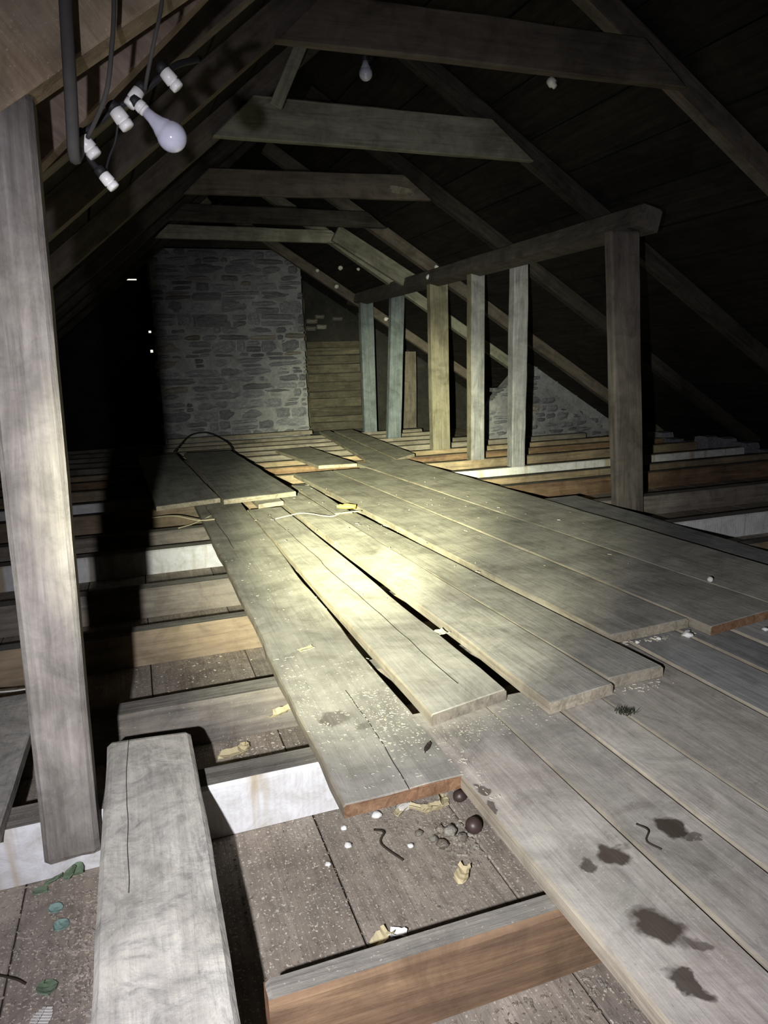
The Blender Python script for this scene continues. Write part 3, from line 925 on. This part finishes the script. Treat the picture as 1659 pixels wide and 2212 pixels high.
# ------------------------------------------------------------------ festoon of lamp holders and hanging cables
fest = empty('festoon_light', (0.05, 1.34, 1.30))
tag(fest, 'drooping string of white lamp holders with one opal bulb under the rafter', 'string light')
tube('festoon_cable', [(0.165, 1.40, 1.372), (0.125, 1.36, 1.345), (0.098, 1.345, 1.322), (0.062, 1.345, 1.292), (0.016, 1.345, 1.262), (-0.014, 1.345, 1.238), (-0.041, 1.345, 1.217), (-0.030, 1.352, 1.185), (-0.013, 1.345, 1.162)], 0.0055, M['black_rubber'], fest)


def socket(p, q, rad=0.0115, bulb=False):
    p, q = Vector(p), Vector(q)
    L = (q - p).length
    d = (q - p).normalized()
    r = rad
    s = lathe('lamp_holder', [(0.0, r * 0.55), (0.002, r * 0.95), (L * 0.60, r), (L * 0.63, r * 0.8), (L * 0.68, r * 0.8), (L * 0.70, r * 0.98), (L * 0.97, r * 0.9), (L, r * 0.75)], p, d, M['porcelain'], fest)
    lathe('cable_clamp', [(-0.012, r * 0.5), (-0.010, r * 0.85), (0.0, r * 0.9), (0.001, r * 0.6)], p, d, M['black_rubber'], s, 14)
    if bulb:
        R = 0.0245
        prof = [(L, r * 0.6), (L + 0.002, r * 0.85), (L + 0.014, r * 0.95), (L + 0.026, r * 1.30), (L + 0.036, r * 1.75)]
        c = L + 0.054
        for a in range(-40, 91, 10):
            t = math.radians(a)
            prof.append((c + R * math.sin(t), max(0.0006, R * math.cos(t))))
        lathe('light_bulb', prof, p, d, M['opal'], s, 28)
    return s


socket((-0.040, 1.34, 1.215), (-0.020, 1.34, 1.187), 0.0125)
socket((-0.013, 1.34, 1.161), (0.004, 1.34, 1.139), 0.0105)
socket((0.016, 1.34, 1.261), (0.035, 1.34, 1.233), 0.0125)
socket((0.058, 1.34, 1.294), (0.038, 1.34, 1.267), 0.0105)
socket((0.052, 1.335, 1.271), (0.064, 1.333, 1.259), 0.0105, bulb=True)
socket((0.099, 1.34, 1.326), (0.121, 1.34, 1.300), 0.0115)

tag(tube('hanging_cable', [(-0.030, 1.245, 1.47), (-0.038, 1.245, 1.375), (-0.043, 1.245, 1.285), (-0.047, 1.262, 1.23), (-0.052, 1.30, 1.175), (-0.046, 1.335, 1.19)], 0.0095, M['grey_cable']), 'thick grey cable hanging beside the near post', 'cable')
tag(tube('hanging_cable', [(0.034, 1.245, 1.47), (0.029, 1.245, 1.378), (0.019, 1.25, 1.315), (0.004, 1.262, 1.255), (-0.030, 1.33, 1.212)], 0.0035, M['grey_cable']), 'thin cable hanging to the lowest lamp holders', 'cable')
tag(tube('hanging_cable', [(0.112, 1.25, 1.47), (0.098, 1.25, 1.386), (0.083, 1.255, 1.337), (0.070, 1.29, 1.30), (0.066, 1.335, 1.292)], 0.003, M['grey_cable']), 'thin cable hanging to the bulb', 'cable')
tag(tube('hanging_cable', [(0.020, 1.34, 1.245), (0.012, 1.35, 1.215), (0.000, 1.35, 1.19), (-0.008, 1.345, 1.166)], 0.002, M['black_rubber']), 'fine black wire looping between two lower lamp holders', 'cable')

# a bulb hanging in the dark between the first two collars, and a small white holder on the far slope
b2 = empty('pendant_bulb', (1.146, 3.4, 2.15))
tag(b2, 'dim bulb hanging in the dark behind the nearest collar', 'light bulb')
tube('cord', [(1.14, 3.4, 2.66), (1.142, 3.4, 2.45), (1.146, 3.4, 2.245)], 0.004, M['black_rubber'], b2)
lathe('lamp_holder', [(0, 0.012), (0.002, 0.018), (0.04, 0.019), (0.042, 0.016)], (1.146, 3.4, 2.25), (0, 0, -1), M['black_rubber'], b2)
pr_ = [(0.0, 0.014), (0.015, 0.016), (0.03, 0.024)]
for a in range(-40, 91, 10):
    pr_.append((0.052 + 0.031 * math.sin(math.radians(a)), max(0.0006, 0.031 * math.cos(math.radians(a)))))
lathe('glass', pr_, (1.146, 3.4, 2.208), (0, 0, -1), M['opal'], b2, 24)
h2 = lathe('lamp_holder', [(0.0, 0.012), (0.002, 0.022), (0.03, 0.022), (0.034, 0.014), (0.05, 0.012)], (2.115, 3.40, 2.215), (0.3, -0.5, -0.8), M['porcelain'])
tag(h2, 'tiny white lamp holder on a wire high on the dark slope', 'lamp holder')
c2 = tube('wire', [(2.115, 3.40, 2.215), (2.12, 3.42, 2.32), (2.16, 3.44, 2.50)], 0.003, M['black_rubber'], None)
c2.parent = h2
c2.matrix_basis = W[h2].inverted() @ W[c2]

# ------------------------------------------------------------------ small things lying about
def leaf(name, at, size, rot, mat, label, cat='leaf', group=None, curl=0.35, tilt=(0, 0), shape='oval', thick=0.0015):
    """curled leaf or chip with thickness, origin at its centre"""
    n, m_ = 7, 4
    verts, faces = [], []
    sx, sy = size
    sd = random.random() * 50
    for t in (0, 1):
        for i in range(n):
            u = i / (n - 1) * 2 - 1
            half = (1 - abs(u) ** 2.2) ** 0.6 if shape == 'oval' else 0.75 + 0.25 * wob(sd, u, 3)
            half = max(half, 0.06)
            for k in range(m_):
                v = k / (m_ - 1) * 2 - 1
                x = u * sx / 2 * (1 + 0.12 * wob(sd + 3, v, 3))
                y = v * half * sy / 2 * (1 + 0.25 * wob(sd + 7, u, 4))
                z = curl * (v * v * sy * 0.5 + u * u * sx * 0.25 * wob(sd + 9, u, 2)) + 0.08 * sy * wob(sd + v, u, 3) + (thick if t else 0)
                verts.append((x, y, z))
    o = n * m_
    for i in range(n - 1):
        for k in range(m_ - 1):
            a = i * m_ + k
            faces.append((a, a + 1, a + m_ + 1, a + m_))
            faces.append((o + a, o + a + m_, o + a + m_ + 1, o + a + 1))
    rim = [k for k in range(m_)] + [i * m_ + m_ - 1 for i in range(1, n)] + [(n - 1) * m_ + k for k in range(m_ - 2, -1, -1)] + [i * m_ for i in range(n - 2, 0, -1)]
    for a in range(len(rim)):
        b = (a + 1) % len(rim)
        faces.append((rim[a], o + rim[a], o + rim[b], rim[b]))
    zmin = min(v[2] for v in verts)
    mw = Matrix.Translation((at[0], at[1], at[2] - zmin * 0.6 + 0.001)) @ Matrix.Rotation(rot, 4, 'Z') @ Matrix.Rotation(tilt[0], 4, 'X') @ Matrix.Rotation(tilt[1], 4, 'Y')
    ob = mesh_obj(name, verts, faces, mat, mw)
    return tag(ob, label, cat, group)


def lump(name, at, r, mat, label, cat, squash=0.8, rough=0.25, group=None, sub=2):
    bm = bmesh.new()
    bmesh.ops.create_icosphere(bm, subdivisions=sub, radius=1)
    sd = random.random() * 50
    for v in bm.verts:
        k = 1 + rough * noise.noise(v.co * 1.6 + Vector((sd, sd, sd)))
        v.co = Vector((v.co.x * r * k, v.co.y * r * k, v.co.z * r * squash * k))
    me = bpy.data.meshes.new(name)
    bm.to_mesh(me)
    bm.free()
    me.materials.append(mat)
    for p in me.polygons:
        p.use_smooth = True
    o = link(name, me, Matrix.Translation((at[0], at[1], at[2] + r * squash * 0.9)))
    return tag(o, label, cat, group)


BZ = -0.120
leaf('dry_leaf', (0.290, 1.735, -0.055), (0.060, 0.045), 0.4, M['dry_leaf'], 'cream curled leaf on the grey joist near the loose board', curl=0.5, tilt=(-0.9, 0), shape='rag')
leaf('dry_leaf', (0.150, 1.690, BZ), (0.075, 0.040), 0.1, M['dry_leaf'], 'pale curled leaf in the shadow beyond the white joist', curl=0.5)
leaf('dry_leaf', (0.178, 1.700, BZ), (0.04, 0.03), 1.2, M['dry_leaf'], 'small twisted leaf against the back of the white joist', curl=0.7)
for k, (x, y, s, r, lb) in enumerate(((0.530, 1.290, 0.055, 0.3, 'crumpled cream leaf on top of the heap below the brown board end'), (0.500, 1.300, 0.045, -0.5, 'torn cream leaf on the near side of the heap below the board end'),
                                      (0.560, 1.315, 0.05, 1.2, 'upright cream leaf beside the front board edge'), (0.460, 1.305, 0.04, 0.8, 'thin curled leaf apart from the heap below the board end'))):
    leaf('dry_leaf', (x, y, BZ), (s, s * 0.6), r, M['dry_leaf'], lb, group='leaf heap', curl=0.6, tilt=(0.5 if k == 2 else -0.2, 0.2), shape='rag')
leaf('dry_leaf', (0.500, 1.078, BZ), (0.042, 0.03), 0.9, M['dry_leaf'], 'yellow brown husk in the middle of the open bay', cat='husk', curl=0.7, shape='rag')
leaf('dry_leaf', (0.306, 0.985, BZ), (0.042, 0.032), 0.6, M['dry_leaf'], 'cream husk behind the brown front joist', cat='husk', curl=0.7, shape='rag')
leaf('dry_leaf', (0.335, 0.988, BZ), (0.030, 0.024), -0.6, M['plaster'], 'white husk behind the brown front joist', cat='husk', curl=0.7, shape='rag')
leaf('dry_leaf', (0.380, 0.975, BZ), (0.024, 0.014), 0.2, M['dry_leaf'], 'small yellow leaf scrap by the brown front joist', curl=0.5)
leaf('green_leaf', (0.425, 0.955, BZ), (0.032, 0.024), 0.5, M['green_leaf'], 'green leaf against the back of the brown front joist', curl=0.3, tilt=(0.4, 0))
for k, (x, y, s, mt, lb) in enumerate(((-0.226, 1.275, 0.026, 'teal_leaf', 'blue green leaf scrap in the dirt below the post'), (-0.213, 1.226, 0.030, 'teal_leaf', 'round blue green leaf in the dirt, nearer than the scrap'),
                                       (-0.222, 1.090, 0.036, 'green_leaf', 'dark green leaf near the plank in the dirty bay'), (-0.258, 1.335, 0.030, 'green_leaf', 'green leaf at the foot of the painted joist, farthest from the plank'),
                                       (-0.233, 1.340, 0.034, 'green_leaf', 'green leaf at the foot of the painted joist, middle one'), (-0.205, 1.352, 0.032, 'green_leaf', 'green leaf leaning up at the foot of the post'),
                                       (-0.192, 1.358, 0.030, 'green_leaf', 'green leaf at the joist foot closest to the plank'))):
    leaf('green_leaf', (x, y, BZ + (0.012 if k > 3 else 0.0)), (s, s * 0.85), k * 0.9, M[mt], lb, curl=0.25, tilt=(0.5 if k > 3 else 0.15, 0.1), group='green leaves by the post')


def feather(at, rot, label, L=0.06):
    """shaft with barbs each side"""
    root = empty('feather', at)
    tag(root, label, 'feather')
    c, s = math.cos(rot), math.sin(rot)
    def tr(u, v, z): return (at[0] + c * u - s * v, at[1] + s * u + c * v, at[2] + z)
    tube('shaft', [tr(-L / 2, 0, 0.003), tr(0, 0.003, 0.008), tr(L / 2, 0, 0.004)], 0.0008, M['feather'], root, 5, 4)
    verts, faces = [], []
    for i in range(9):
        u = -L / 2 + L * (i + 1) / 10
        w = 0.012 * math.sin((i + 1.5) / 11 * math.pi) + 0.003
        for sg in (-1, 1):
            b = len(verts)
            for (du, dv, dz) in ((0, 0.0005, 0.006), (0.0035, 0.0005, 0.006), (0.0065, w, 0.003), (0.003, w, 0.003)):
                for t in (0, 0.0006):
                    p = Vector(tr(u + du, sg * dv, dz + t)) - Vector(at)
                    verts.append(p)
            f = [(0, 2, 4, 6), (7, 5, 3, 1), (0, 1, 3, 2), (2, 3, 5, 4), (4, 5, 7, 6), (6, 7, 1, 0)]
            faces += [tuple(b + q for q in g) for g in f]
    mesh_obj('vane', verts, faces, M['feather'], Matrix.Translation(at), root)


feather((-0.226, 1.028, BZ), 1.2, 'barred white feather in the dirt near the thick plank', 0.05)
feather((0.470, 1.322, BZ), 0.3, 'white feather tucked below the brown board end', 0.04)
lump('nut', (0.578, 1.190, BZ), 0.0175, M['nut'], 'round dark nut on the bay floor under the edge of the stained front board', 'nut', 1.0, 0.06, sub=3)
lump('nut', (0.598, 1.300, BZ), 0.015, M['nut'], 'dark nut deeper under the front board, behind the first nut', 'nut', 0.9, 0.1, sub=3)
lump('plaster_ball', (1.838, 1.885, 0.060), 0.010, M['plaster'], 'small white ball on the outermost wide board', 'plaster ball', 1.0, 0.1, sub=3)
for k, (x, y, r, lb) in enumerate(((1.462, 1.572, 0.014, 'white plaster crumb by the corner of the splintered board'), (1.478, 1.590, 0.010, 'small white crumb wedged in the joint by the splintered board'),
                                   (1.372, 1.588, 0.008, 'pale crumb halfway along the crumb littered board end'), (1.300, 1.592, 0.007, 'tiny crumb at the near end of the littered board end'),
                                   (1.700, 1.52, 0.009, 'white crumb on the dark corner board'))):
    lump('plaster_crumb', (x, y, 0.029), r, M['plaster'], lb, 'crumb', 0.6, 0.6, 'crumbs at the board ends')
for k, (x, y, r, lb) in enumerate(((0.408, 1.314, 0.011, 'white plaster crumb below the brown board end'), (0.330, 1.30, 0.007, 'small white crumb at the foot of the white joist'),
                                   (0.322, 1.242, 0.008, 'white crumb lying in the upper part of the open bay'), (0.440, 1.195, 0.007, 'bright crumb in the middle of the open bay'),
                                   (0.270, 1.205, 0.006, 'pale crumb near the shadow in the open bay'))):
    lump('plaster_crumb', (x, y, BZ), r, M['plaster'], lb, 'crumb', 0.6, 0.5, 'crumbs in the open bay')
leaf('foam_scrap', (1.078, 3.815, 0.056), (0.10, 0.06), -0.6, M['yellow'], 'yellow foam scrap at the far end of the pale ended board', cat='scrap', curl=0.3, shape='rag', thick=0.012)
leaf('paper_scrap', (0.800, 1.850, 0.045), (0.032, 0.05), 0.2, M['chip'], 'folded tan paper scrap over the black gap', cat='scrap', curl=0.25, shape='rag', thick=0.002)
leaf('paper_scrap', (0.405, 1.935, 0.030), (0.045, 0.030), 0.3, M['straw'], 'flattened pale scrap on the brown ended board', cat='scrap', curl=0.12, shape='rag', thick=0.002)
leaf('dry_leaf', (0.520, 1.290, 0.030), (0.040, 0.012), 0.9, M['twig'], 'narrow dark leaf near the brown sawn end', curl=0.3)
tag(tube('straw', [(0.665, 3.79, 0.045), (0.75, 3.82, 0.05), (0.83, 3.80, 0.06), (0.93, 3.63, 0.062), (1.02, 3.68, 0.064), (1.15, 3.76, 0.048)], 0.0032, M['straw'], None, 6, 6), 'long bent straw lying across the boards in the torch beam', 'straw')
tag(tube('twig', [(0.03, 4.30, 0.02), (0.15, 4.16, 0.045), (0.27, 4.04, 0.03), (0.36, 3.99, 0.036)], 0.004, M['straw'], None, 6, 5), 'pale twig in the gap below the shadowed raised board', 'twig')
tag(tube('twig', [(0.16, 4.0, 0.004), (0.25, 4.04, 0.014), (0.36, 4.12, 0.036)], 0.003, M['straw'], None, 6, 5), 'thin twig crossing the pale twig below the raised board', 'twig')
tag(tube('twig', [(0.387, 1.27, BZ + 0.004), (0.40, 1.245, BZ + 0.012), (0.385, 1.22, BZ + 0.006), (0.41, 1.16, BZ + 0.004)], 0.0022, M['twig'], None, 5, 5), 'crooked dark twig in the open bay', 'twig')
tag(tube('twig', [(0.76, 0.915, 0.031), (0.765, 0.89, 0.034), (0.745, 0.87, 0.032), (0.755, 0.845, 0.031)], 0.0015, M['twig'], None, 5, 5), 'thin dark twig between the damp patches', 'twig')
tag(tube('twig', [(-0.305, 1.15, BZ + 0.004), (-0.27, 1.12, BZ + 0.01), (-0.255, 1.11, BZ + 0.005)], 0.0018, M['twig'], None, 5, 5), 'curved twig in the dirty bay far from the plank', 'twig')
tag(tube('straw', [(-0.50, 2.08, -0.0), (-0.36, 2.05, 0.0), (-0.25, 2.10, 0.0)], 0.0025, M['feather'], None, 5, 5), 'white straw behind the near post', 'straw')
# moss tuft
vs, fs = [], []
for i in range(90):
    a, r = random.uniform(0, 6.28), random.uniform(0, 0.022)
    x, y = 0.985 + 0.022 + r * math.cos(a) * 1.2, 1.262 + r * math.sin(a)
    h = random.uniform(0.006, 0.016)
    b = len(vs)
    dx, dy = random.uniform(-0.010, 0.010), random.uniform(-0.010, 0.010)
    vs += [(x - 0.001, y, 0.0285), (x + 0.001, y, 0.0285), (x, y + 0.0016, 0.0285), (x + dx, y + dy, 0.0285 + h)]
    fs += [(0 + b, 1 + b, 3 + b), (1 + b, 2 + b, 3 + b), (2 + b, 0 + b, 3 + b), (2 + b, 1 + b, b)]
mo = mesh_obj('moss_tuft', [Vector(v) - Vector((1.007, 1.262, 0.0285)) for v in vs], fs, M['moss'], Matrix.Translation((1.007, 1.262, 0.0285)))
tag(mo, 'dark tuft of moss on the wide front board', 'moss')


# ------------------------------------------------------------------ uncountable crumbs, shavings and dirt
def scatter(name, zones, mat, label, cat, rnd):
    """zones: (x0, x1, y0, y1, z, count, size, elong)"""
    verts, faces = [], []
    for (x0, x1, y0, y1, z, cnt, size, el) in zones:
        for i in range(cnt):
            cx = min(max(rnd.gauss((x0 + x1) / 2, (x1 - x0) / 3.2), x0), x1)
            cy = min(max(rnd.gauss((y0 + y1) / 2, (y1 - y0) / 3.2), y0), y1)
            zz = z(cx, cy) if callable(z) else z
            s = size * rnd.uniform(0.4, 1.5)
            L, wd, h = s * el * rnd.uniform(0.6, 1.4), s * 0.6, s * rnd.uniform(0.15, 0.4)
            a = rnd.uniform(0, 6.28)
            c, sn = math.cos(a), math.sin(a)
            b = len(verts)
            tl = rnd.uniform(-0.3, 0.3)
            for (u, v, w) in ((-1, -1, 0), (1, -0.8, 0), (0.9, 1, 0), (-0.8, 0.9, 0), (-0.8, -0.7, 1), (0.7, -0.6, 1), (0.8, 0.8, 1), (-0.7, 0.6, 1)):
                px, py = u * L / 2, v * wd / 2
                verts.append((cx + px * c - py * sn, cy + px * sn + py * c, zz + 0.0004 + w * h + max(0, u * tl) * L * 0.3))
            for f in ((3, 2, 1, 0), (4, 5, 6, 7), (0, 1, 5, 4), (1, 2, 6, 5), (2, 3, 7, 6), (3, 0, 4, 7)):
                faces.append(tuple(b + q for q in f))
    org = Vector(verts[0])
    o = mesh_obj(name, [Vector(v) - org for v in verts], faces, mat, Matrix.Translation(org))
    o['kind'] = 'stuff'
    tag(o, label, cat)
    return o


rz = random.Random(21)
scatter('wood_shavings', [(0.31, 0.54, 1.20, 1.80, 0.0295, 330, 0.0022, 2.0), (0.44, 0.54, 1.28, 1.60, 0.0295, 300, 0.0026, 2.0), (0.30, 0.36, 1.40, 1.90, 0.0295, 110, 0.003, 1.8), (0.31, 0.55, 1.8, 3.4, 0.0295, 90, 0.003, 2.0),
                          (0.56, 0.72, 1.28, 1.37, 0.0295, 160, 0.0025, 1.6), (0.74, 0.86, 1.28, 1.42, 0.0295, 60, 0.0028, 1.6), (0.545, 0.60, 1.08, 1.30, 0.0295, 50, 0.003, 2)],
        M['chip'], 'scattered pale wood shavings on the front boards', 'shavings', rz)
scatter('wood_shavings', [(0.55, 2.1, 2.2, 4.6, 0.058, 90, 0.0045, 2.4), (1.24, 1.50, 1.575, 1.61, 0.0295, 40, 0.006, 1.8), (1.04, 1.22, 1.335, 1.372, 0.0295, 40, 0.005, 1.8)], M['chip'], 'sparse pale splinters on the boards in the torch beam', 'shavings', rz)
scatter('dirt_crumbs', [(0.10, 0.56, 0.88, 1.36, BZ, 1300, 0.0024, 1.3), (0.35, 0.56, 1.25, 1.36, BZ, 420, 0.0038, 1.6), (0.14, 0.30, 1.24, 1.36, BZ, 200, 0.003, 1.4), (0.48, 0.60, 1.10, 1.26, BZ, 160, 0.007, 1.1)],
        M['dirt'], 'brown dirt and crumbs on the floor of the open bay', 'dirt', rz)
scatter('plaster_rubble', [(0.15, 0.75, 0.60, 0.80, BZ, 620, 0.007, 1.2), (0.10, 0.5, 0.9, 1.34, BZ, 120, 0.004, 1.2), (0.48, 0.58, 1.12, 1.22, BZ, 45, 0.008, 1.1)], M['rubble_dirt'], 'pale plaster rubble before the brown front joist', 'rubble', rz)
scatter('bay_litter', [(-0.33, -0.12, 0.85, 1.36, BZ, 700, 0.0045, 1.3), (-0.20, -0.12, 0.9, 1.3, BZ, 320, 0.007, 1.2)], M['dirt'], 'bumpy dark dirt in the bay beside the thick plank', 'dirt', rz)
scatter('bay_litter', [(0.12, 0.32, 1.50, 1.76, BZ, 200, 0.0045, 1.4), (-0.08, 0.29, 1.92, 2.36, BZ, 130, 0.0045, 1.5), (0.20, 0.29, 1.94, 2.1, BZ, 60, 0.006, 1.4)], M['chip'], 'pale husks and shavings in the bays beyond the white joist', 'husks', rz)

# pale flecks of old torching clinging to the slope and plate
for k, (x, y, z_) in enumerate(((2.81, 6.05, 1.70), (2.83, 6.5, 1.735), (2.86, 6.9, 1.715), (2.79, 6.6, 1.655), (2.52, 8.7, 2.02), (2.62, 8.3, 1.96), (2.36, 9.2, 2.06), (2.60, 9.2, 1.86), (2.75, 9.35, 1.80), (3.12, 8.8, 1.42))):
    o = lump('mortar_fleck', (x, y, z_), random.uniform(0.018, 0.032), M['plaster'], 'pale fleck of old mortar clinging to the dark timbers by the studs', 'mortar fleck', 0.9, 0.5, 'mortar flecks on the dark timbers')
print('objects', len(bpy.data.objects))

tag(tube('black_cable', [(0.335, 7.55, 0.07), (0.45, 8.6, 0.03), (0.62, 9.24, 0.09), (0.80, 9.26, 0.115), (0.95, 9.24, 0.06), (1.02, 8.6, 0.012), (0.93, 7.3, 0.01), (0.95, 6.4, 0.012)], 0.011, M['black_rubber'], None, 7, 8), 'slack black cable draped over the timber at the chimney foot', 'cable')

o = leaf('plaster_smear', (2.15, 5.432, 2.175), (0.20, 0.075), 0.0, M['rubble_dirt'], 'pale plaster smear near the end of the third collar beam', cat='plaster', curl=0.02, shape='rag', thick=0.004)
o.matrix_basis = Matrix.Translation((2.10, 5.461, 2.165)) @ Matrix.Rotation(0.12, 4, 'Y') @ Matrix.Rotation(math.pi / 2, 4, 'X')
post('stud', (3.66, 9.52, -0.02), (3.68, 9.52, 1.05), 0.26, 0.06, (M['collar_brown'],) * 3, 'dim broad board standing in the dark behind the blue grey studs')
for k, (x, y, r) in enumerate(((0.50, 1.17, 0.012), (0.53, 1.20, 0.014), (0.515, 1.215, 0.010), (0.49, 1.195, 0.009), (0.545, 1.175, 0.011), (0.47, 1.225, 0.008))):
    lump('mortar_lump', (x, y, BZ), r, M['rubble_dirt'], 'pale mortar lump in the small heap beside the front board edge', 'mortar lump', 0.7, 0.6, 'small heap of mortar lumps')
